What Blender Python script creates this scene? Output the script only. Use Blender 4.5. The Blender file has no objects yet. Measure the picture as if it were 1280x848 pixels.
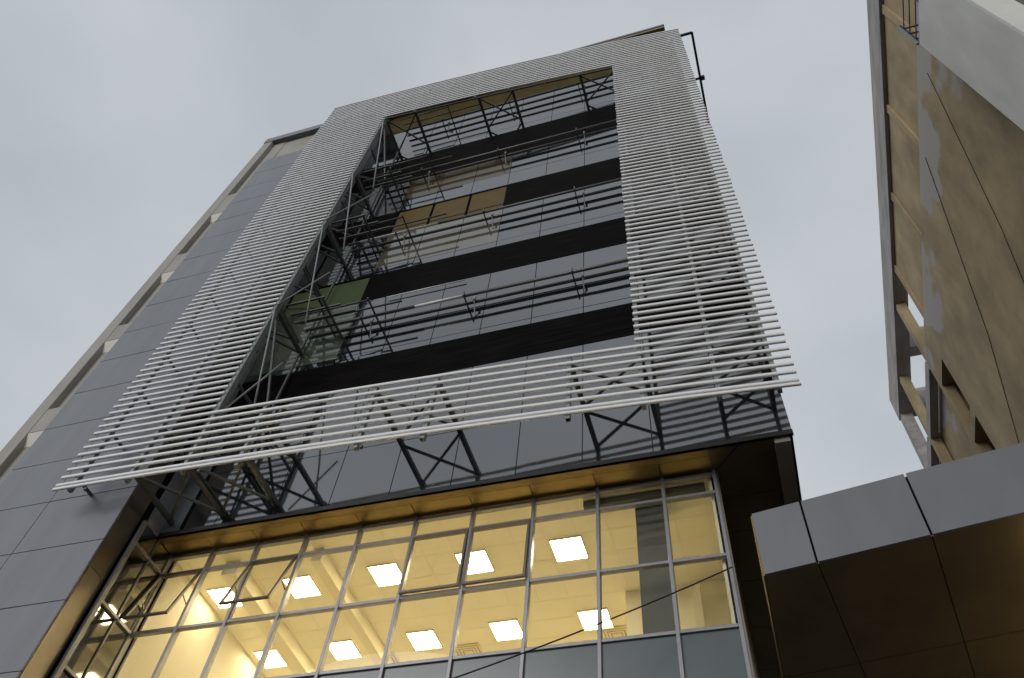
import bpy, math, random
from mathutils import Matrix, Vector
random.seed(7)
S = bpy.context.scene
# ------------------------------------------------------------------ camera
R = [[0.95503684, 0.28681106, 0.0751269], [-0.19486765, 0.79818916, -0.57001812], [-0.22345298, 0.5297485, 0.81819025]]
cd = bpy.data.cameras.new('camera'); cam = bpy.data.objects.new('camera', cd); S.collection.objects.link(cam)
m = Matrix(((R[0][0], -R[1][0], -R[2][0], 0), (R[0][1], -R[1][1], -R[2][1], 0), (R[0][2], -R[1][2], -R[2][2], 0), (0, 0, 0, 1)))
cam.matrix_world = m
cd.sensor_width = 36; cd.lens = 36 * 1027.3 / 1280; cd.clip_end = 5000; cd.clip_start = .05
S.camera = cam
S.view_settings.view_transform = 'Standard'; S.view_settings.look = 'None'
S.view_settings.exposure = 0.0; S.view_settings.gamma = 1
S.render.engine = 'CYCLES'
S.cycles.max_bounces = 10; S.cycles.glossy_bounces = 5; S.cycles.transparent_max_bounces = 12
S.cycles.diffuse_bounces = 5
# ------------------------------------------------------------------ world: overcast dusk sky
SUN_EL, SUN_AZ = math.radians(17), math.radians(205)
w = bpy.data.worlds.new('World'); S.world = w; w.use_nodes = True
nt = w.node_tree; nt.nodes.clear(); N = nt.nodes.new; Lk = nt.links.new
out = N('ShaderNodeOutputWorld'); mix = N('ShaderNodeMixShader'); mix.inputs[0].default_value = .93
b1 = N('ShaderNodeBackground'); b1.inputs[1].default_value = .06
sky = N('ShaderNodeTexSky'); sky.sky_type = 'NISHITA'; sky.sun_disc = False
sky.sun_elevation = SUN_EL; sky.sun_rotation = SUN_AZ; Lk(sky.outputs[0], b1.inputs[0])
b2 = N('ShaderNodeBackground'); b2.inputs[1].default_value = 1.0
tc = N('ShaderNodeTexCoord'); mp = N('ShaderNodeMapping'); mp.inputs['Scale'].default_value = (1, 1, 1.6)
nz = N('ShaderNodeTexNoise'); nz.inputs['Scale'].default_value = 2.6; nz.inputs['Detail'].default_value = 5; nz.inputs['Roughness'].default_value = .45
cr = N('ShaderNodeValToRGB')
cr.color_ramp.elements[0].position = .3; cr.color_ramp.elements[0].color = (.470, .508, .548, 1)
cr.color_ramp.elements[1].position = .72; cr.color_ramp.elements[1].color = (.622, .660, .702, 1)
Lk(tc.outputs['Generated'], mp.inputs[0]); Lk(mp.outputs[0], nz.inputs['Vector']); Lk(nz.outputs[0], cr.inputs[0])
Lk(cr.outputs[0], b2.inputs[0]); Lk(b1.outputs[0], mix.inputs[1]); Lk(b2.outputs[0], mix.inputs[2]); Lk(mix.outputs[0], out.inputs[0])
sd = bpy.data.lights.new('sun', 'SUN'); sd.energy = 1.15; sd.angle = math.radians(33); sd.color = (1, .97, .94)
sun = bpy.data.objects.new('sun', sd); S.collection.objects.link(sun)
# light comes from behind the camera, slightly left
d = Vector((math.sin(SUN_AZ) * math.cos(SUN_EL), math.cos(SUN_AZ) * math.cos(SUN_EL), math.sin(SUN_EL)))
sun.rotation_euler = d.to_track_quat('Z', 'Y').to_euler()

# ------------------------------------------------------------------ materials
def mat(name, col, rough=.6, metal=0., ior=1.5, var=.0, vscale=3., stretch=(1, 1, 1), bump=0., bscale=20., spec=.5, emit=None, es=0.):
    M = bpy.data.materials.new(name); M.use_nodes = True
    t = M.node_tree; p = t.nodes['Principled BSDF']
    p.inputs['Base Color'].default_value = (*col, 1); p.inputs['Roughness'].default_value = rough
    p.inputs['Metallic'].default_value = metal; p.inputs['IOR'].default_value = ior
    p.inputs['Specular IOR Level'].default_value = spec
    g = t.nodes.new('ShaderNodeNewGeometry')
    if var > 0:
        mpn = t.nodes.new('ShaderNodeMapping'); mpn.inputs['Scale'].default_value = stretch
        n = t.nodes.new('ShaderNodeTexNoise'); n.inputs['Scale'].default_value = vscale; n.inputs['Detail'].default_value = 6; n.inputs['Roughness'].default_value = .6
        r = t.nodes.new('ShaderNodeValToRGB')
        r.color_ramp.elements[0].position = .3; r.color_ramp.elements[0].color = tuple(c * (1 - var) for c in col) + (1,)
        r.color_ramp.elements[1].position = .7; r.color_ramp.elements[1].color = tuple(min(1, c * (1 + var)) for c in col) + (1,)
        t.links.new(g.outputs['Position'], mpn.inputs[0]); t.links.new(mpn.outputs[0], n.inputs['Vector'])
        t.links.new(n.outputs[0], r.inputs[0]); t.links.new(r.outputs[0], p.inputs['Base Color'])
    if bump > 0:
        n2 = t.nodes.new('ShaderNodeTexNoise'); n2.inputs['Scale'].default_value = bscale; n2.inputs['Detail'].default_value = 4
        bn = t.nodes.new('ShaderNodeBump'); bn.inputs['Strength'].default_value = bump; bn.inputs['Distance'].default_value = .02
        t.links.new(g.outputs['Position'], n2.inputs['Vector']); t.links.new(n2.outputs[0], bn.inputs['Height']); t.links.new(bn.outputs[0], p.inputs['Normal'])
    if emit:
        p.inputs['Emission Color'].default_value = (*emit, 1); p.inputs['Emission Strength'].default_value = es
    return M
M = {}
M['mirror'] = mat('tinted_glass_cladding', (.008, .011, .015), .05, 0, 2.95, var=.25, vscale=1.2, bump=.015, bscale=1.3, spec=.5)
M['mirror_beige'] = mat('beige_glass', (.11, .095, .07), .06, 0, 2.5, bump=.015, bscale=1.3)
M['mirror_green'] = mat('pale_green_glass', (.10, .13, .09), .06, 0, 2.3, bump=.015, bscale=1.3)
M['brown_pane'] = mat('brown_gold_glass', (.06, .042, .013), .1, 0, 1.6)
M['bandgold'] = mat('mirrored_soffit_gold', (.080, .060, .022), .9, 0, 1.45, var=.25, vscale=1.5, spec=.1)
M['gap'] = mat('dark_joint', (.01, .01, .012), .9, spec=.1)
M['band'] = mat('black_window_glass', (.007, .006, .0058), .4, 0, 1.1, var=.7, vscale=2, stretch=(.4, 1, 9), spec=.15)
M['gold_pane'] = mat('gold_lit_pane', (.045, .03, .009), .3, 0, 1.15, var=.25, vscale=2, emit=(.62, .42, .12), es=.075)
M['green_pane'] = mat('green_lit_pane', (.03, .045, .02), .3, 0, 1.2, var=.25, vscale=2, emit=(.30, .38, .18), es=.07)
M['louvre'] = mat('louvre_aluminium', (.84, .845, .85), .45, .0, 1.5, var=.06, vscale=5, stretch=(1, 1, 4))
M['steel'] = mat('truss_steel', (.11, .12, .115), .5, .3, var=.2, vscale=6)
M['greym'] = mat('matt_grey_as_sky_reflection', (.15, .165, .185), .4, var=.05, vscale=1)
M['greyp'] = mat('dark_grey_panel', (.27, .28, .31), .4, var=.05, vscale=1)
M['postm'] = mat('post_grey', (.24, .26, .255), .45, .1, var=.15, vscale=6)
M['rack'] = mat('rack_tube', (.13, .125, .115), .45, .3, var=.2, vscale=5)
M['rackw'] = mat('rack_tube_white', (.8, .8, .8), .35)
M['panel'] = mat('grey_composite_panel', (.165, .174, .197), .40, .0, var=.10, vscale=1.6, stretch=(1.5, 1.5, .25), bump=.03, bscale=1.0)
M['stone'] = mat('beige_render', (.37, .35, .31), .8, var=.12, vscale=2, stretch=(1, 1, .3), bump=.1)
M['ledge'] = mat('cream_lit_head', (.80, .77, .68), .7)
M['bronze'] = mat('bronze_soffit', (.27, .20, .085), .36, .85, var=.22, vscale=1.3, stretch=(1, 1, 1), bump=.02, bscale=2)
M['dbronze'] = mat('dark_bronze_soffit', (.24, .18, .10), .38, .6, var=.2, vscale=1.0, bump=.02, bscale=2)
M['strip'] = mat('side_strip_metal', (.20, .17, .135), .3, .75, var=.12, vscale=1.5)
M['black'] = mat('black_trim', (.012, .011, .010), .5)
M['alu'] = mat('mullion_aluminium', (.27, .265, .275), .38, .4, var=.08, vscale=6)
M['sash'] = mat('sash_frame', (.16, .14, .115), .4, .4)
M['spandrel'] = mat('spandrel_panel', (.075, .095, .10), .25, 0, 1.7, var=.12, vscale=1.5)
M['cream'] = mat('cream_paint', (.86, .82, .65), .75, var=.03, vscale=1.0)
M['creamg'] = mat('ceiling_grid_paint', (.81, .765, .60), .75)
M['creamw'] = mat('dimmed_cream_wall', (.60, .56, .44), .8)
M['creamd'] = mat('cream_beam', (.80, .75, .58), .75)
M['floor'] = mat('office_floor', (.55, .5, .42), .5)
M['column'] = mat('grey_column', (.10, .10, .09), .6, var=.1)
M['diff'] = mat('lit_diffuser', (.9, .9, .85), .6, emit=(1., .83, .52), es=26)
M['lframe'] = mat('light_frame', (.75, .7, .55), .6)
M['vent'] = mat('vent_metal', (.74, .69, .52), .5)
M['vslot'] = mat('vent_slot', (.36, .31, .21), .7)
M['canopy'] = mat('canopy_fascia', (.145, .151, .168), .45, var=.09, vscale=1.5, stretch=(1.5, 1.5, .4), bump=.03, bscale=1)
M['tan'] = mat('tan_wall', (.36, .275, .155), .85, var=.3, vscale=.7, stretch=(1, 1.0, .55), bump=.35, bscale=14)
M['concrete'] = mat('grey_concrete', (.34, .32, .31), .85, var=.3, vscale=1.1, stretch=(1, .5, 2), bump=.2, bscale=8)
M['white'] = mat('pale_render', (.60, .60, .56), .85, var=.13, vscale=.8, stretch=(1, 1, .35), bump=.15, bscale=12)
M['white2'] = mat('bright_render', (.74, .76, .74), .8, var=.06, vscale=1)
M['rail'] = mat('rail_black', (.03, .03, .035), .5)
M['cable'] = mat('cable_black', (.01, .01, .01), .6)
M['ground'] = mat('asphalt', (.038, .037, .035), .85, var=.3, vscale=.8)
M['pave'] = mat('pavement', (.10, .095, .09), .8, var=.15, vscale=2)
# window glass: clear pane with Fresnel reflection
g = bpy.data.materials.new('window_glass'); g.use_nodes = True; t = g.node_tree; t.nodes.clear()
o_ = t.nodes.new('ShaderNodeOutputMaterial'); mx = t.nodes.new('ShaderNodeMixShader'); tr = t.nodes.new('ShaderNodeBsdfTransparent'); gl = t.nodes.new('ShaderNodeBsdfGlossy')
fr = t.nodes.new('ShaderNodeFresnel'); fr.inputs[0].default_value = 1.42
tr.inputs[0].default_value = (.93, .94, .88, 1); gl.inputs['Roughness'].default_value = .01
t.links.new(fr.outputs[0], mx.inputs[0]); t.links.new(tr.outputs[0], mx.inputs[1]); t.links.new(gl.outputs[0], mx.inputs[2]); t.links.new(mx.outputs[0], o_.inputs[0])
M['glass'] = g
# tan wall: worn grey patches along the z=30 course
tn = M['tan'].node_tree; pb = tn.nodes['Principled BSDF']
src = pb.inputs['Base Color'].links[0].from_socket
geo = tn.nodes.new('ShaderNodeNewGeometry'); sp = tn.nodes.new('ShaderNodeSeparateXYZ'); tn.links.new(geo.outputs['Position'], sp.inputs[0])
mr = tn.nodes.new('ShaderNodeMapRange'); mr.inputs[1].default_value = 25.5; mr.inputs[2].default_value = 30.2; mr.inputs[3].default_value = 0; mr.inputs[4].default_value = .36
tn.links.new(sp.outputs['Z'], mr.inputs[0])
lt = tn.nodes.new('ShaderNodeMath'); lt.operation = 'LESS_THAN'; lt.inputs[1].default_value = 30.15; tn.links.new(sp.outputs['Z'], lt.inputs[0])
nn = tn.nodes.new('ShaderNodeTexNoise'); nn.inputs['Scale'].default_value = .38; nn.inputs['Detail'].default_value = 5; tn.links.new(geo.outputs['Position'], nn.inputs['Vector'])
ad = tn.nodes.new('ShaderNodeMath'); ad.operation = 'ADD'; tn.links.new(nn.outputs[0], ad.inputs[0]); tn.links.new(mr.outputs[0], ad.inputs[1])
cr2 = tn.nodes.new('ShaderNodeValToRGB'); cr2.color_ramp.elements[0].position = .72; cr2.color_ramp.elements[1].position = .77; tn.links.new(ad.outputs[0], cr2.inputs[0])
ml = tn.nodes.new('ShaderNodeMath'); ml.operation = 'MULTIPLY'; tn.links.new(cr2.outputs[0], ml.inputs[0]); tn.links.new(lt.outputs[0], ml.inputs[1])
mc = tn.nodes.new('ShaderNodeMixRGB'); mc.inputs[2].default_value = (.40, .37, .34, 1); tn.links.new(ml.outputs[0], mc.inputs[0]); tn.links.new(src, mc.inputs[1]); tn.links.new(mc.outputs[0], pb.inputs['Base Color'])

# ------------------------------------------------------------------ mesh helpers
class MB:
    def __init__(s): s.v = []; s.f = []
    def box(s, x0, x1, y0, y1, z0, z1):
        n = len(s.v)
        s.v += [(x0, y0, z0), (x1, y0, z0), (x1, y1, z0), (x0, y1, z0), (x0, y0, z1), (x1, y0, z1), (x1, y1, z1), (x0, y1, z1)]
        s.f += [tuple(n + i for i in q) for q in ((3, 2, 1, 0), (4, 5, 6, 7), (0, 1, 5, 4), (1, 2, 6, 5), (2, 3, 7, 6), (3, 0, 4, 7))]
        return s
    def panel(s, x0, x1, y0, y1, z0, z1, j):   # box whose front face is a hair out of true, like a hung panel
        s.box(x0, x1, y0, y1, z0, z1); n = len(s.v) - 8
        for i in (0, 1, 4, 5): x, y, z = s.v[n + i]; s.v[n + i] = (x, y + random.uniform(-j, j), z)
        return s
    def bar(s, p, q, a=.06, b=.06, up=(0, 0, 1)):
        p = Vector(p); q = Vector(q); d = (q - p).normalized(); up = Vector(up)
        if abs(d.dot(up)) > .98: up = Vector((0, 1, 0))
        x = d.cross(up).normalized(); y = x.cross(d); n = len(s.v)
        for c in (p, q):
            for i, j in ((-1, -1), (1, -1), (1, 1), (-1, 1)): s.v.append(tuple(c + x * a / 2 * i + y * b / 2 * j))
        s.f += [tuple(n + i for i in k) for k in ((0, 1, 2, 3), (7, 6, 5, 4), (0, 4, 5, 1), (1, 5, 6, 2), (2, 6, 7, 3), (3, 7, 4, 0))]
        return s
    def tube(s, pts, r=.03, k=8):
        pts = [Vector(p) for p in pts]; n0 = len(s.v)
        for i, p in enumerate(pts):
            d = (pts[min(i + 1, len(pts) - 1)] - pts[max(i - 1, 0)]).normalized(); up = Vector((0, 0, 1)) if abs(d.z) < .95 else Vector((0, 1, 0))
            x = d.cross(up).normalized(); y = x.cross(d)
            for j in range(k):
                a = 2 * math.pi * j / k; s.v.append(tuple(p + x * r * math.cos(a) + y * r * math.sin(a)))
        for i in range(len(pts) - 1):
            for j in range(k):
                a = n0 + i * k + j; b = n0 + i * k + (j + 1) % k; s.f.append((a, b, b + k, a + k))
        s.f.append(tuple(n0 + j for j in range(k))[::-1]); e = n0 + (len(pts) - 1) * k; s.f.append(tuple(e + j for j in range(k)))
        return s
    def prism(s, poly, z0, z1):
        n = len(s.v); k = len(poly)
        s.v += [(x, y, z0) for x, y in poly] + [(x, y, z1) for x, y in poly]
        s.f.append(tuple(n + i for i in range(k))[::-1]); s.f.append(tuple(n + k + i for i in range(k)))
        for i in range(k): s.f.append((n + i, n + (i + 1) % k, n + k + (i + 1) % k, n + k + i))
        return s
    def build(s, name, m, parent=None, bevel=0., smooth=False):
        me = bpy.data.meshes.new(name); me.from_pydata(s.v, [], s.f); me.update()
        if smooth:
            for p in me.polygons: p.use_smooth = True
        me.materials.append(M[m]); o = bpy.data.objects.new(name, me); S.collection.objects.link(o)
        if parent:
            o.parent = parent; acc = Vector((0, 0, 0)); q = parent
            while q: acc += q.location; q = q.parent
            o.location = -acc
        if bevel > 0:
            bm = o.modifiers.new('bevel', 'BEVEL'); bm.width = bevel; bm.segments = 2
        return o
def tag(o, label, cat, group=None, kind=None):
    if label: o['label'] = label
    if cat: o['category'] = cat
    if group: o['group'] = group
    if kind: o['kind'] = kind
    return o
def thing(name, label, cat, loc=(0, 0, 0), group=None):
    o = bpy.data.objects.new(name, None); S.collection.objects.link(o); o.location = loc; o.empty_display_size = .2
    return tag(o, label, cat, group)
def empty_copy(o):
    c = o.copy(); S.collection.objects.link(c)
    for ch in list(o.children):
        k = ch.copy(); S.collection.objects.link(k); k.parent = c
    return c

# ------------------------------------------------------------------ ground
GZ = -1.6
tag(MB().box(-2500, 2500, -2500, 2500, GZ - .3, GZ).build('ground', 'ground'), None, None, None, 'structure')
tag(MB().box(-40, 9, 3.5, 9, GZ + .004, GZ + .13).build('pavement', 'pave'), None, None, None, 'structure')

# ------------------------------------------------------------------ MAIN TOWER
XL, XR, YF = -11.4, 1.13, 10.0
tower = thing('office_tower', 'tall office tower with mirrored grey glass cladding above a lit glazed floor', 'office building', (-5, 14, GZ))
VX = [-11.4, -10.13, -8.87, -7.6, -6.33, -5.07, -3.8, -2.54, -1.25, .02, XR]
BANDS = [(14.65, 15.93), (18.80, 20.27), (22.75, 24.45), (27.12, 29.35)]
rows = [(10.93, 12.5), (12.5, 14.65), (15.93, 16.17), (16.17, 18.80), (20.27, 20.6), (20.6, 22.75), (24.45, 25.38), (25.38, 27.12), (29.35, 29.8), (29.8, 32.72)]
MB().box(XL, XR - .01, YF + .05, 22, 10.90, 35.2).box(XL, XR - .02, YF + .02, YF + .06, 10.9, 14.64).build('wall', 'black', tower)
cb = MB(); cg = MB(); G = .010
clads = [MB() for _ in rows]; grp = {10.93: 0, 12.5: 0, 15.93: 1, 16.17: 1, 20.27: 2, 20.6: 2, 24.45: 3, 25.38: 3, 29.35: 4, 29.8: 4}
cbs = {20.6: MB(), 25.38: MB()}
edge = MB()
for z0, z1 in rows:
    clad = clads[grp[z0]]; cb = cbs.get(z0)
    for i in range(len(VX) - 1):
        x0, x1 = VX[i], VX[i + 1]
        tgt = clad
        if 2 <= i <= 4 and z0 in (20.6, 25.38): tgt = cb
        if i in (0, 1) and z0 in (16.17,): tgt = cg
        if i == 0 and z0 < 13:
            edge.panel(x0 + G, -10.965, YF, YF + .045, z0 + G, z1 - G, .001); x0 = -10.965  # matt grey stands in for the sky reflection on these mirror panes
        tgt.panel(x0 + G, x1 - G, YF, YF + .045, z0 + G, z1 - G, .0022)
for clad in clads[:5]: clad.build('cladding', 'mirror', tower)
cbs[20.6].build('tinted_cladding', 'mirror_beige', tower)['label'] = 'beige tinted cladding panes under the gold lit panes'
cbs[25.38].build('tinted_cladding', 'brown_pane', tower)['label'] = 'brown gold tinted panes above the gold lit panes'
edge.build('edge_cladding', 'greym', tower)
cg.build('tinted_cladding', 'mirror_green', tower)['label'] = 'pale green cladding panes at the left of the opening'
for k, (z0, z1) in enumerate(BANDS):
    for i in range(len(VX) - 1):
        x0, x1 = VX[i], VX[i + 1]; mt = 'band'
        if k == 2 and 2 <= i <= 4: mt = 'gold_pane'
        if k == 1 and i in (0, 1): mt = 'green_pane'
        fr_ = MB().box(x0, x0 + .015, YF + .0, YF + .16, z0, z1).box(x1 - .015, x1, YF + .0, YF + .16, z0, z1)
        fr_.box(x0 + .015, x1 - .015, YF + .01, YF + .16, z1 - .04, z1).box(x0 + .015, x1 - .015, YF + .01, YF + .16, z0, z0 + .04)
        f = fr_.build('window', 'band', tower)
        w_ = .05 if mt != 'band' else .003
        pn = MB().box(x0 + w_, x1 - w_, YF - .003 if mt == 'band' else YF + .035, YF - .001 if mt == 'band' else YF + .049, z0 + .012, z1 - .012)
        if mt == 'gold_pane': f2 = MB().box(x0 + .04, x1 - .04, YF + .02, YF + .034, z0 + .36, z0 + .42).build('transom', 'black', f)
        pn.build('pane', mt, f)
# roof overhang and cap
MB().box(XL, XR - .22, 9.33, YF - .002, 34.95, 35.2).build('roof_soffit', 'bronze', tower)
MB().box(XL - .1, XR - .20, 9.31, 22, 35.202, 35.36).build('roof', 'panel', tower)
MB().box(XL, XR, YF - .012, YF + .04, 32.73, 34.94).build('upper_band', 'bandgold', tower)  # brown gold colour stands in for the soffit's reflection in the glass
# bottom trim, soffits
MB().box(XL, XR, YF - .01, YF + .05, 10.82, 10.925).build('bottom_trim', 'black', tower)
sf = MB(); ZS = 10.82
MX = [-11.4, -10.37, -9.34, -8.26, -7.09, -5.93, -4.77, -3.59, -2.39, -1.21, -.30]
sf.box(XL, -.31, YF - .008, 10.20, ZS, ZS + .05)
for i in range(len(MX) - 1): sf.box(MX[i] + .008, MX[i + 1] - .008, 10.206, 10.66, ZS, ZS + .05)
sf.build('soffit', 'bronze', tower)
MB().box(XL, .8, YF + .06, 10.64, ZS + .051, ZS + .079).build('soffit_backing', 'black', tower)
ds = MB(); ys = [10.0, 11.28, 12.2, 13.64, 15.12, 16.6, 18.1, 20, 22]
for i in range(len(ys) - 1): ds.box(-.30, .79, ys[i] + .008, ys[i + 1] - .008, ZS, ZS + .05)
ds.build('side_soffit', 'dbronze', tower)
MB().bar((-.30, 10.62, ZS - .006), (.22, 10.03, ZS - .006), .012, .008).build('soffit_joint', 'black', tower)
MB().box(.80, 1.06, YF + .06, 22, ZS - .10, ZS + .05).build('edge_beam', 'stone', tower)
# curtain wall
YG = 10.575; TZ = [10.74, 10.30, 8.93, 7.62, 6.30]
cw = thing('x', None, None); bpy.data.objects.remove(cw)
for i, x in enumerate(MX):
    MB().box(x - .03, x + .03, YG - .05, YG + .07, 2.6, 10.82).build('mullion', 'alu', tower, .006)
for z in TZ:
    MB().box(XL + .03, -.33, YG - .035, YG + .06, z - .03, z + .03).build('transom', 'alu', tower, .006)
OPEN = {0: 15, 2: 16, 5: 2.2, 6: 2.6}
for i in range(len(MX) - 1):
    x0, x1 = MX[i] + .03, MX[i + 1] - .03
    for j in range(4):
        z1, z0 = TZ[j] - .03, TZ[j + 1] + .03
        if j == 3:
            MB().box(x0, x1, YG, YG + .03, z0, z1).build('spandrel', 'spandrel', tower); continue
        if j == 1 and i in OPEN:
            a = math.radians(OPEN[i]); h = z1 - z0; fw = .045
            def P(u, vv, dpt=0):   # vv distance down the sash
                return (u, YG - .045 - math.sin(a) * vv - math.cos(a) * dpt, z1 - math.cos(a) * vv + math.sin(a) * dpt)
            fm = MB(); up = (0, -math.cos(a), math.sin(a))
            fm.bar(P(x0, fw / 2), P(x1, fw / 2), fw, .05, up).bar(P(x0, h - fw / 2), P(x1, h - fw / 2), fw, .05, up)
            fm.bar(P(x0 + fw / 2, fw), P(x0 + fw / 2, h - fw), fw, .048, up).bar(P(x1 - fw / 2, fw), P(x1 - fw / 2, h - fw), fw, .048, up)
            f = fm.build('open_sash', 'sash', tower, .004); f['label'] = 'top hung window sash swung outwards'
            q = MB(); n = 0
            q.v = [P(x0 + fw, fw), P(x1 - fw, fw), P(x1 - fw, h - fw), P(x0 + fw, h - fw)]; q.f = [(3, 2, 1, 0)]
            q.build('pane', 'glass', f)
            if a > .1:
                st = MB().bar(P(x0 + .03, h * .55), (x0 + .01, YG - .03, z0 + .5), .02, .012).bar(P(x1 - .03, h * .55), (x1 - .01, YG - .03, z0 + .5), .02, .012)
                st.build('stay', 'sash', f)
                MB().bar(P((x0 + x1) / 2, h - .02, -.03), P((x0 + x1) / 2 + .0, h - .16, -.05), .02, .02).build('handle', 'sash', f)
            # fixed rebate frame
            MB().box(x0, x0 + .022, YG - .02, YG + .03, z0, z1).box(x1 - .022, x1, YG - .02, YG + .03, z0, z1).box(x0 + .022, x1 - .022, YG - .02, YG + .03, z0, z0 + .022).box(x0 + .022, x1 - .022, YG - .02, YG + .03, z1 - .022, z1).build('rebate_frame', 'sash', tower)
        else:
            q = MB(); q.v = [(x0, YG, z0), (x1, YG, z0), (x1, YG, z1), (x0, YG, z1)]; q.f = [(0, 1, 2, 3)]
            q.build('glass_pane', 'glass', tower)
# plain lower storeys below the picture
MB().box(XL, -.33, YG + .02, YG + .3, 2.6, 6.27).build('lower_wall', 'spandrel', tower)
MB().box(XL, -.33, YG + .02, 22, GZ, 2.6).build('base_wall', 'stone', tower)
# side wall of the glazed box, right
MB().box(-.33, -.27, YG + .07, 22, GZ, 10.80).build('side_wall', 'dbronze', tower)
sc = MB().box(-.268, -.24, YG - .05, YG + .02, GZ, 10.80).box(-.268, -.24, YG + .04, YG + .11, GZ, 10.80).box(-.268, -.245, YG + .14, YG + .17, GZ, 10.80)
sc.build('corner_trim', 'strip', tower)
# left return of the glazed box
RX = XL + .0
MB().box(RX - .05, RX, 9.52, YG - .05, GZ, 10.80).build('return_wall', 'mirror', tower)
MB().box(RX - .05, RX, 9.60, YF - .0, 10.84, 35).build('return_cladding', 'greyp', tower)
MB().box(RX + .002, RX + .07, 9.46, 9.56, GZ, 10.80).build('corner_post', 'alu', tower, .008)
for z in TZ[1:]:
    MB().box(RX + .002, RX + .055, 9.562, YG - .06, z - .03, z + .03).build('transom', 'alu', tower, .004)
MB().box(RX + .002, RX + .03, 10.05, 10.09, 2.6, 10.80).build('mullion', 'sash', tower)
# interior room
ZC, ZFl = 10.75, 6.55
MB().box(XL + .06, -.40, YG + .1, 17.5, ZC, ZC + .05).build('room_ceiling', 'cream', tower)
MB().box(XL + .06, -.40, YG + .1, 17.5, ZFl - .05, ZFl).build('room_floor', 'floor', tower)
MB().box(XL + .06, -.40, 17.5, 17.6, ZFl, ZC).build('room_back_wall', 'cream', tower)
MB().box(XL + .05, XL + .10, YG + .1, 17.5, ZFl, ZC).build('room_side_wall', 'creamw', tower)  # left wall coloured darker to dim the light's hot patch
MB().box(-.42, -.37, YG + .1, 17.5, ZFl, ZC).build('room_side_wall', 'cream', tower)
MB().box(-1.80, -1.27, 11.0, 11.5, ZFl, ZC).build('room_column', 'column', tower)
pw = MB()
for k in range(4): pw.box(-2.5, -.44, 13.4, 13.48, ZFl + .01 + k * 1.05, ZFl + 1.04 + k * 1.05)
pw.build('room_partition', 'cream', tower)
MB().box(-1.15, -1.0, 13.0, 13.39, ZFl, ZC - .3).build('room_pilaster', 'creamd', tower)
for x, b in ((-10.1, .35), (-8.15, .22)):
    MB().box(x - b / 2, x + b / 2, YG + .35, 17.5, ZC - .32, ZC).build('ceiling_beam', 'creamd', tower)
MB().box(-2.7, -.5, YG + .16, YG + .38, ZC - .16, ZC - .01).build('curtain_box', 'column', tower)

gb = MB()
for k in range(18): gb.box(XL + .1, -.45, YG + .15 + k * .6 + .235, YG + .15 + k * .6 + .255, ZC - .003, ZC - .0008)
for k in range(18): gb.box(-11.1 + k * .62, -11.08 + k * .62, YG + .15, 13.3, ZC - .0055, ZC - .0032)
gb.build('ceiling_grid', 'creamg', tower)
# ceiling lights (hang in the room; each a thing)
lx = [-3.28, -5.2, -7.08, -8.95, -10.8]; lcount = 0
proto = None
rowname = {11.93: 'front row', 14.13: 'middle row', 16.33: 'added unseen back row'}  # last row is out of sight, added to brighten the room
colname = ['rightmost', 'second from the right', 'middle', 'second from the left', 'leftmost']
for y in (11.93, 14.13, 16.33):
    for ci, x in enumerate(lx):
        if proto is None:
            o = thing('ceiling_light', '', 'ceiling light')
            a = MB().box(-.32, .32, -.32, -.30, -.035, -.002).box(-.32, .32, .30, .32, -.035, -.002).box(-.32, -.30, -.30, .30, -.035, -.002).box(.30, .32, -.30, .30, -.035, -.002).build('frame', 'lframe'); a.parent = o
            b = MB().box(-.298, .298, -.298, .298, -.028, -.002).build('diffuser', 'diff'); b.parent = o
            proto = o
        else: o = empty_copy(proto)
        if abs(x + 8.95) < .01: x = -9.0
        o.location = (x, y, ZC)
        tag(o, 'square lit office ceiling panel, %s in the %s' % (colname[ci], rowname[y]), 'ceiling light', 'square ceiling lights in the lit office')
# air diffusers
proto = None
for x, nm in ((-2.95, 'under the second light from the right pane'), (-6.25, 'between the middle ceiling lights'), (-8.2, 'left of the middle ceiling light')):
    if proto is None:
        o = thing('air_vent', '', 'vent'); 
        a = MB().box(-.3, .3, -.3, .3, -.03, -.002).build('cover', 'vent'); a.parent = o
        bb = MB()
        for k in range(3): s_ = .26 - k * .07; bb.box(-s_, s_, -s_, -s_ + .02, -.034, -.0305).box(-s_, s_, s_ - .02, s_, -.034, -.0305).box(-s_, -s_ + .02, -s_ + .02, s_ - .02, -.034, -.0305).box(s_ - .02, s_, -s_ + .02, s_ - .02, -.034, -.0305)
        b = bb.build('slot', 'vslot'); b.parent = o; proto = o
    else: o = empty_copy(proto)
    o.location = (x, 14.75, ZC); tag(o, 'square air vent in the office ceiling ' + nm, 'vent', 'ceiling air vents')

# ------------------------------------------------------------------ WING (left)
YW = 8.93; WX0, WX1 = -16.4, XL - .055
wing = thing('clad_wing', 'grey panel clad wing with a beige framed outer edge left of the louvred tower', 'building', (-14, 12, GZ))
ztop = 8.5 + 1.372 * 16
MB().box(-15.4, WX1 - .03, YW + .045, 20, GZ, ztop - .01).box(-15.4, WX1 - .03, 9.75, 20, ztop, 33.0).build('wall', 'gap', wing)
pp = MB(); zj = [8.5 + 1.372 * k for k in range(-7, 17)]
for z0, z1 in zip(zj[:-1], zj[1:]):
    for x0, x1 in ((-15.48, -13.56), (-13.56, WX1)):
        pp.panel(x0 + .008, x1 - .008, YW, YW + .045, z0 + .010, z1 - .010, .003)
ztop = zj[-1]
pp.build('cladding', 'panel', wing)
sp_ = MB(); zz = [-1.6, 4.2, 9.3, 14, 20, 26, ztop]
for z0, z1 in zip(zz[:-1], zz[1:]): sp_.box(WX1 - .028, WX1, YW + .05, 9.44, z0 + .005, z1 - .005)
sp_.build('side_cladding', 'strip', wing)
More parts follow.
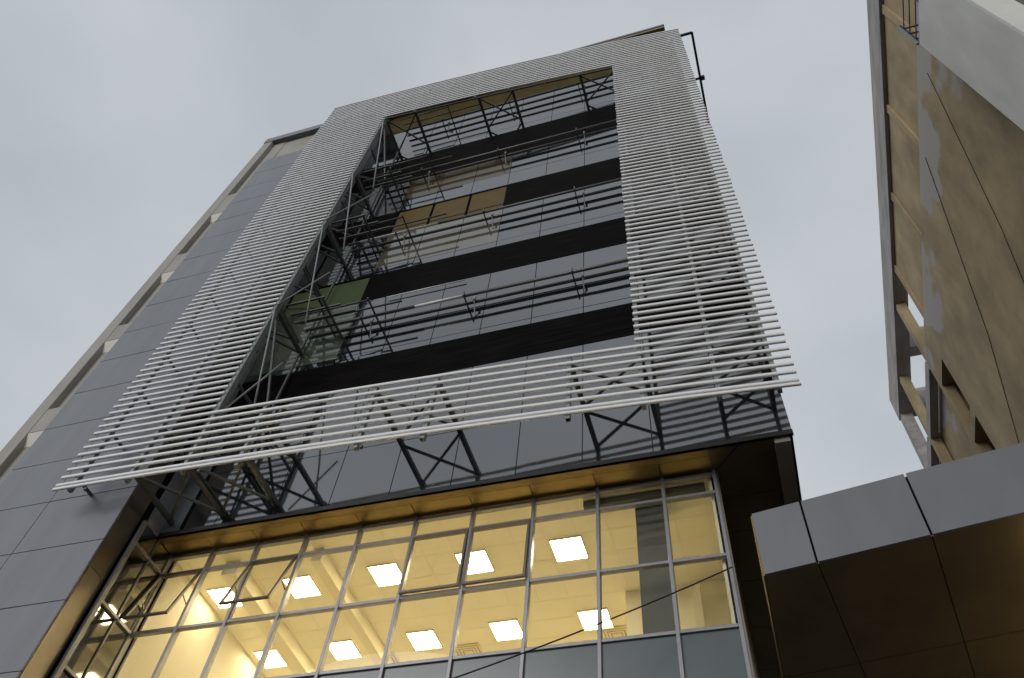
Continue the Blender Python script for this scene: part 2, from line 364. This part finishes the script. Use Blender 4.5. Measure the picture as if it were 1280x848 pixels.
# framed outer edge
MB().box(WX0, -15.98, YW, 20, GZ, 33.22).build('edge_fin', 'stone', wing, .02)
heads = [9.9, 13.95, 17.8, 21.55, 25.72, 30.3]
for k, h in enumerate(heads):
    zb = h + .06; zt = (heads[k + 1] - 2.9) if k < len(heads) - 1 else None
    if zt: MB().box(-15.98, -15.495, YW + .012, 11, zb, zt).build('edge_pier', 'stone', wing, .01)
    if k < len(heads) - 1:
        q = MB(); q.v = [(-15.978, YW + .02, h + .055), (-15.497, YW + .02, h + .055), (-15.497, 9.095, h + .055), (-15.978, 9.095, h + .055), (-15.978, YW + .03, h + .03), (-15.497, YW + .03, h + .03), (-15.497, 9.095, h - .30), (-15.978, 9.095, h - .30)]
        q.f = [(0, 1, 2, 3), (7, 6, 5, 4), (4, 5, 1, 0), (5, 6, 2, 1), (6, 7, 3, 2), (7, 4, 0, 3)]; q.build('window_head', 'ledge', wing)  # cream colour and slope stand in for light caught from below
        MB().box(-15.62, -15.50, 9.07, 9.097, h - 1.9, h - .45).build('slot_window', 'black', wing)
MB().box(-15.98, -15.40, 9.10, 20, GZ, 33).build('slot_back_wall', 'stone', wing)
# top loggia
MB().box(WX0 + .003, -11.0, YW - .03, YW + .28, 32.80, 33.24).build('top_beam', 'panel', wing, .01)
MB().box(-15.45, -13.9, 9.12, 9.2, ztop, 32.8).build('loggia_back_wall', 'stone', wing)
MB().box(-13.9, -11.5, 9.6, 9.7, ztop, 32.8).build('loggia_opening', 'black', wing)
MB().box(WX0 + .003, -11.0, YW + .285, 20, 33.0, 33.2).build('roof', 'concrete', wing)

# ------------------------------------------------------------------ LOUVRE SCREEN
A = (-12.87, 8.38); B = (-5., 8.64); C = (1.35, 9.03)
def ly(x):
    return (A[1] * (x - B[0]) * (x - C[0]) / ((A[0] - B[0]) * (A[0] - C[0])) + B[1] * (x - A[0]) * (x - C[0]) / ((B[0] - A[0]) * (B[0] - C[0])) + C[1] * (x - A[0]) * (x - B[0]) / ((C[0] - A[0]) * (C[0] - B[0])))
scr = thing('louvre_screen', 'pale metal louvre screen with a large rectangular opening, hung in front of the tower', 'louvre screen', (-5.75, 8.6, 10.9))
P_ = .2225; SH, ST = .074, .042
def slat(mb, x0, x1, z, h=SH, t=ST):
    n = max(2, int((x1 - x0) / .9) + 1); xs = [x0 + (x1 - x0) * i / n for i in range(n + 1)]; b = len(mb.v)
    c = .012
    prof = [(-t / 2, -h / 2 + c), (-t / 2, h / 2 - c), (-t / 2 + c, h / 2), (t / 2, h / 2), (t / 2, -h / 2), (-t / 2 + c, -h / 2)]
    for x in xs:
        for dy, dz in prof: mb.v.append((x, ly(x) + dy, z + dz))
    k = len(prof)
    for i in range(n):
        for j in range(k):
            a = b + i * k + j; a2 = b + i * k + (j + 1) % k; mb.f.append((a, a + k, a2 + k, a2))
    mb.f.append(tuple(b + j for j in range(k))); mb.f.append(tuple(b + n * k + j for j in range(k))[::-1])
    return mb
SX0, SX1, OX0, OX1, OZ0, OZ1 = -12.87, 1.36, -10.0, -1.25, 12.62, 30.05
rowsz = [10.915] + [11.02 + P_ * k for k in range(100)]
cnt = 0; rest = MB()
for z in rowsz:
    if z > 33.35: break
    jit = lambda: random.uniform(-.012, .012)
    spans = [(SX0, SX1)] if (z < OZ0 + .05 or z > OZ1) else [(SX0, OX0), (OX1, SX1)]
    for a_, b_ in spans:
        if cnt < 99: slat(MB(), a_ + jit(), b_ + jit(), z).build('slat', 'louvre', scr); cnt += 1
        else: slat(rest, a_ + jit(), b_ + jit(), z)
r_ = rest.build('upper_slats', 'louvre', scr); r_['kind'] = 'stuff'
# posts behind the slats
def post(x, z0, z1, w_=.075, d_=.09, m_='postm'):
    y = ly(x) + ST / 2 + d_ / 2 + .004
    MB().box(x - w_ / 2, x + w_ / 2, y - d_ / 2, y + d_ / 2, z0, z1).build('post', m_, scr)
for x in (-12.5, -11.2, -10.0, -1.20, .06, 1.02): post(x, 10.86 if x != -12.5 else 10.86, 33.0)
for x in (-8.8, -6.4, -5.12, -2.5): post(x, 10.8, 12.62); post(x, 30.05, 33.0)
# trims around the opening
MB().box(OX0 - .05, OX0 + .05, ly(OX0) + .03, ly(OX0) + .17, OZ0 - .1, OZ1 + .1).build('edge_chord', 'postm', scr)
MB().bar((OX0, ly(OX0) + .05, OZ1 - .06), (OX1, ly(OX1) + .05, OZ1 - .06), .05, .05).build('edge_chord', 'steel', scr)
# horizontal trusses tying the screen to the facade
def htruss(xa, xb, z, mt='steel', yb=None):
    ya, yc = ly(xa) + .12, YF - .004 if yb is None else yb
    yd = ly(xb) + .12
    for x, y in ((xa, ya), (xb, yd)):
        MB().bar((x, y, z), (x, yc, z), .09, .09).build('strut', mt, scr)
    MB().bar((xa, ya + .05, z + .002), (xb, yc - .06, z + .002), .05, .045).bar((xb, yd + .05, z - .05), (xa, yc - .06, z - .05), .05, .045).build('brace', mt, scr)
for xa, xb in ((-6.4, -5.1), (-2.5, -1.2), (-10.0, -8.8), (.06, 1.02)): htruss(xa, xb, 12.5)
for xa, xb in ((-10.0, -8.8), (-6.3, -5.0), (-2.45, -1.2), (.06, 1.0)): htruss(xa, xb, 30.2)
for xa, xb, z in ((-11.2, -10.0, 12.46), (-11.2, -10.0, 11.15), (-10.0, -8.8, 11.2)): htruss(xa, xb, z)
for z in (16.7, 18.9, 21.3, 25.0): htruss(-11.2, -10.0, z + .12, 'steel', 9.7)
LV = [12.55, 16.7, 21.3, 25.0, 29.9]
for z in LV[1:-1]:
    for yy, xe in ((8.75, -8.9), (9.05, -8.6), (9.3, -8.3)):
        MB().bar((OX0, yy, z + .45), (xe, yy, z + .45), .05, .05).build('brace', 'steel', scr)
    MB().bar((-8.95, 8.7, z + .40), (-8.95, YF - .004, z + .40), .05, .05).build('strut', 'steel', scr)
    MB().bar((OX0, ly(OX0) + .16, z), (OX0, YF - .004, z), .10, .10).build('strut', 'steel', scr)
    htruss(.06, 1.02, z)
    MB().bar((-11.2, ly(-11.2) + .12, z), (-11.2, 9.58, z), .07, .07).build('strut', 'steel', scr)
    MB().bar((-11.2, ly(-11.2) + .14, z), (OX0, YF - .05, z), .05, .05).bar((OX0, ly(OX0) + .14, z - .06), (-11.2, 9.58, z - .06), .05, .05).build('brace', 'steel', scr)
for z in (13.8, 18.9, 23.1, 27.4):
    MB().bar((OX0, ly(OX0) + .16, z), (OX0, YF - .004, z), .06, .06).build('strut', 'steel', scr)
# lacing in the depth plane at the left edge of the opening
lev = [12.55, 13.8, 16.7, 18.9, 21.3, 23.1, 25.0, 27.4, 29.9]
for i, (z0, z1) in enumerate(zip(lev[:-1], lev[1:])):
    if i in (3, 5): continue
    y0, y1 = (ly(OX0) + .16, YF - .05) if i % 2 == 0 else (YF - .05, ly(OX0) + .16)
    MB().bar((OX0, y0, z0 + .04), (OX0, y1, z1 - .04), .05, .05).build('brace', 'steel', scr)
MB().bar((OX0, YF - .09, 12.55), (OX0, YF - .09, 30.2), .05, .05).build('rear_chord', 'steel', scr)
# slender tie rods in the plane of the opening
for (xa, za, xb, zb) in ((-10, 29.9, -8.86, 23.1), (-10, 24.95, -8.8, 19.1), (-10.02, 21.3, -8.84, 15.6), (-10, 16.7, -9.08, 12.64), (-9.76, 12.66, -8.9, 14.03), (-9.96, 16.73, -8.88, 17.95), (-10.05, 21.37, -8.6, 22.8)):
    MB().tube([(xa, ly(xa) + .02, za), (xb, ly(xb) + .02, zb)], .022).build('tie_rod', 'postm', scr, 0, True)
for x in (-12.5,):
    for z in [11.2 + 1.4 * k for k in range(15)]:
        MB().bar((x, ly(x) + .12, z), (x, YW - .004, z), .05, .05).build('strut', 'steel', scr)
# small hanging nibs under the bottom slat
for x in (-12.1, -9.6, -6.3, -5.15, -2.5):
    MB().box(x - .03, x + .03, ly(x) + .03, ly(x) + .09, 10.80, 10.86).build('nib', 'steel', scr)

# ------------------------------------------------------------------ SUNSHADE RACKS
desc = ['lowest sunshade rack of paired tubes, with one short bright tube', 'second sunshade rack from the bottom, with a long bright tube at its left',
        'third sunshade rack from the bottom, above the gold lit panes', 'topmost sunshade rack of paired tubes under the roof soffit']
for k, z in enumerate((17.28, 21.97, 26.7, 31.7)):
    rk = thing('sunshade_rack', desc[k], 'sunshade', (-5, 10, z), 'sunshade racks on the tower front')
    MB().tube([(-9.9, 9.88, z), (1.0, 9.88, z)], .048).build('tube', 'rack', rk, 0, True)
    segs = {0: (-6.82, -5.5), 1: (-9.5, -6.95)}.get(k)
    if segs:
        MB().tube([(-9.9, 9.65, z), (segs[0] - .01, 9.65, z)], .044).tube([(segs[1] + .01, 9.65, z), (1.0, 9.65, z)], .044).build('tube', 'rack', rk, 0, True)
        MB().tube([(segs[0], 9.65, z), (segs[1], 9.65, z)], .042).build('tube', 'rackw', rk, 0, True)['label'] = 'bright white tube segment'
    else: MB().tube([(-9.9, 9.65, z), (1.0, 9.65, z)], .044).build('tube', 'rack', rk, 0, True)
    MB().tube([(-9.95, 9.42, z + .02), (-7.1 + .5 * (k % 2), 9.42, z + .02)], .028).build('tube', 'rack', rk, 0, True)
    MB().tube([(-9.95, 9.2, z + .04), (-7.9, 9.2, z + .04)], .028).build('tube', 'rack', rk, 0, True)
    MB().tube([(-9.0, 9.78, z + .30), (1.0, 9.78, z + .30)], .016).build('guard_wire', 'rack', rk, 0, True)
    for x in (-9.2, -7.9): MB().bar((x, 9.1, z - .02), (x, 9.998, z - .02), .035, .05).build('bracket', 'steel', rk)
    for x in (-8.3, -5.5, -2.73, .04):
        MB().bar((x, 9.58, z - .045), (x, 9.998, z - .045), .03, .05).bar((x, 9.6, z - .045), (x, 9.6, z + .13), .03, .03).build('bracket', 'steel', rk)
        MB().bar((x + .22, 9.80, z - .07), (x + .22, 9.80, z + .12), .05, .05).build('clamp', 'postm', rk)
        MB().bar((x + .22, 9.80, z - .07), (x + .22, 9.998, z - .5), .025, .025).build('stay', 'steel', rk)
tag(MB().tube([(-8.0, 9.93, 18.62), (-5.75, 9.93, 18.62)], .02).build('light_tube', 'rackw', None, 0, True), 'thin pale tube along the sill of the second black window band', 'tube')

# outrigger rail at the top right
rl = thing('outrigger_rail', 'black steel outrigger frame at the top right corner of the louvre screen', 'steel frame', (1.5, 10, 33.4))
MB().bar((1.2, 9.42, 33.45), (1.86, 9.42, 33.45), .09, .09).build('crossbar', 'rail', rl)
MB().bar((1.86, 9.40, 33.45), (1.90, 13.2, 33.45), .09, .09).build('long_bar', 'rail', rl)
MB().bar((1.2, 11.25, 33.45), (1.98, 11.25, 33.42), .08, .08).build('crossbar', 'rail', rl)
MB().bar((1.98, 11.17, 33.4), (1.98, 11.33, 33.4), .14, .16).build('clamp', 'rail', rl)

# ------------------------------------------------------------------ CANOPY (right)
ca = thing('canopy', 'grey clad canopy with a dark bronze underside jutting in at the lower right', 'canopy', (4, 10, GZ))
az = math.radians(-9.6); ex = Vector((math.cos(az), math.sin(az), 0)); ey = Vector((-math.sin(az), math.cos(az), 0)); c0 = Vector((.145, 8.5, 0))
ZB, ZT = 6.81, 7.80
def cp(u, v_): p = c0 + ex * u + ey * v_; return (p.x, p.y)
us = [0, .635, 1.94, 3.35, 4.75, 6.15, 7.5, 9.0]
fa = MB()
for u0, u1 in zip(us[:-1], us[1:]):
    g0 = 0 if u0 == 0 else .014
    fa.prism([cp(u0 + g0, 0), cp(u1 - .014, 0), cp(u1 - .014, .04), cp(u0 + g0, .04)], ZB, ZT)
fa.build('fascia', 'canopy', ca)
MB().prism([cp(.03, .041), cp(9, .041), cp(9, .1), cp(.03, .1)], ZB + .03, ZT - .02).build('backing', 'gap', ca)
vs = [.0, 2.16, 4.4, 6.6]
so = MB()
def lx_at(v_):   # left edge runs straight back along Y: find u so that x stays constant
    return v_ * math.sin(az) * 1.0 / math.cos(az) * -1 * -1
for v0, v1 in zip(vs[:-1], vs[1:]):
    for u0, u1 in zip(us[:-1], us[1:]):
        a0 = lx_at(v0) if u0 == 0 else u0; a1 = lx_at(v1) if u0 == 0 else u0
        e = .006
        so.prism([cp(a0 + (e if u0 else 0), v0 + (.045 if v0 == 0 else e)), cp(u1 - e, v0 + (.045 if v0 == 0 else e)), cp(u1 - e, v1 - e), cp(a1 + (e if u0 else 0), v1 - e)], ZB + .004, ZB + .04)
so.build('soffit', 'dbronze', ca)
MB().prism([cp(.03, .11), cp(9, .11), cp(9, 6.5), cp(lx_at(6.5) + .03, 6.5)], ZB + .05, ZT - .03).build('roof_slab', 'gap', ca)
q0 = cp(-.002, .03); q1 = cp(lx_at(6.5) - .002, 6.5)
MB().bar((q0[0] - .012, q0[1], ZB + .49), (q1[0] - .012, q1[1], ZB + .49), .02, .98).build('side_fascia', 'bronze', ca)
MB().box(8.9, 9.3, 8, 14, GZ, ZT).build('support_wall', 'stone', ca)
MB().box(4.5, 4.85, 10.2, 10.55, GZ, ZB).build('support_column', 'stone', ca)
lamp = thing('wall_lamp', 'warm lamp on the column under the canopy, glowing on its bronze underside', 'lamp', (4.45, 10.35, 5.7))
MB().box(4.40, 4.498, 10.30, 10.42, 5.6, 5.75).build('housing', 'rail', lamp)
pl = bpy.data.lights.new('lamp_bulb', 'POINT'); pl.energy = 32; pl.color = (1, .76, .36); pl.shadow_soft_size = .06
plo = bpy.data.objects.new('lamp_bulb', pl); S.collection.objects.link(plo); plo.location = (4.36, 10.35, 5.88)

# ------------------------------------------------------------------ RIGHT BUILDING
rb = thing('concrete_building', 'tan and grey concrete building with a ribbed overhanging top storey at the right edge', 'building', (11, 15, GZ))
XW = 9.0
MB().box(XW, 16, -6, 23.2, GZ, 30.15).build('wall', 'tan', rb)
for z0, z1 in ((28.0, 30.15), (24.5, 25.0), (GZ, 21)):
    MB().box(XW, 16, 23.205, 24.6, z0, z1).build('wall', 'tan', rb)
MB().box(XW + 1.0, 16, 23.205, 24.6, 21.005, 24.495).box(XW + 1.0, 16, 23.205, 24.6, 25.005, 27.995).build('recess_wall', 'gap', rb)
MB().box(XW + .5, 16, 24.98, 31.9, GZ, 30.1).build('rear_wall', 'tan', rb)
MB().box(XW, XW + .35, 24.98, 29.07, 29.6, 30.15).build('ledge_beam', 'concrete', rb)
MB().box(XW, XW + .35, 29.43, 32, 29.6, 30.15).build('ledge_beam', 'concrete', rb)
# crown storey
MB().box(XW - .06, XW + .6, 2, 32.1, 34.35, 36.1).build('crown_beam', 'concrete', rb, .02)
MB().box(XW + .6, 15, 31.5, 32.1, 34.5, 36.0).build('crown_cross_beam', 'concrete', rb)
MB().box(XW + .6, 15, 27.5, 28.1, 34.5, 36.0).build('crown_cross_beam', 'concrete', rb)
for y in (10.75, 14.8, 18.85, 22.6, 24.8, 29.25):
    MB().box(XW + .04, XW + .45, y - .17, y + .17, 30.155 if y < 24 else 12, 34.35).build('rib', 'tan', rb, .015)
MB().box(XW, XW + .55, 31.6, 32.05, 30.15, 34.35).build('end_post', 'concrete', rb)
for y0, y1 in ((2, 10.58), (10.92, 14.63), (14.97, 18.68), (19.02, 22.43)):
    MB().box(XW + .12, XW + .4, y0, y1, 30.15, 34.35).build('infill_panel', 'tan', rb)
# thin conduits crossing the wall
MB().tube([(XW - .02, 14.9, 29.4), (XW - .02, 18.84, 23.4), (XW - .02, 21.44, 20.7), (XW - .02, 24, 18.4)], .012).build('conduit', 'gap', rb)
MB().tube([(XW - .02, 11.6, 29.0), (XW - .02, 14.3, 22.8), (XW - .02, 17, 18)], .010).build('conduit', 'gap', rb)
# pale stair volume in front
pv = thing('pale_stair_tower', 'pale rendered block standing in front of the tan building at the top right corner', 'building', (10, 8, GZ))
MB().box(8.0, 12, 7.47, 9.64, GZ, 26.5).build('wall', 'white', pv, .01)
MB().box(8.003, 8.68, 7.40, 7.466, GZ, 26.5).build('front_strip', 'white2', pv)
pg = MB()
for k in range(18): pg.box(8.70, 12, 7.40, 7.45, GZ + k * 1.55 + .01, GZ + (k + 1) * 1.55 - .01)
pg.build('front_cladding', 'canopy', pv)
MB().box(8.0, 8.9, 9.0, 9.64, 26.502, 26.56).build('coping', 'concrete', pv)
gr = thing('guard_rail', 'black metal guard rail on top of the pale block at the upper right', 'railing', (8, 9, 26.5))
MB().bar((8.03, 9.60, 26.5), (8.03, 9.60, 28.5), .035, .035).bar((8.03, 8.4, 26.5), (8.03, 8.4, 28.1), .03, .03).build('post', 'rail', gr)
for z in (26.9, 27.5, 28.1): MB().bar((8.03, 9.6, z), (8.03, 8.0, z), .03, .03).bar((8.03, 9.6, z), (9.0, 9.6, z), .04, .05).build('bar', 'rail', gr)
MB().bar((7.97, 9.64, 26.55), (7.97, 9.64, 28.5), .09, .06).build('pipe', 'postm', gr)

# ------------------------------------------------------------------ cables
pts = []
p0, p1 = Vector((-4.9, 9.0, 7.0)), Vector((-.27, 10.35, 8.5))
p0 = Vector((-4.05, 9.0, 6.18)); 
for i in range(25):
    s_ = i / 24; p = p0.lerp(p1, s_); p.z -= .10 * 4 * s_ * (1 - s_) * .6; pts.append(p)
tag(MB().tube(pts, .011, 6).build('cable', 'cable', None, 0, True), 'thin black cable strung in front of the lit windows up to the glass corner', 'cable', )
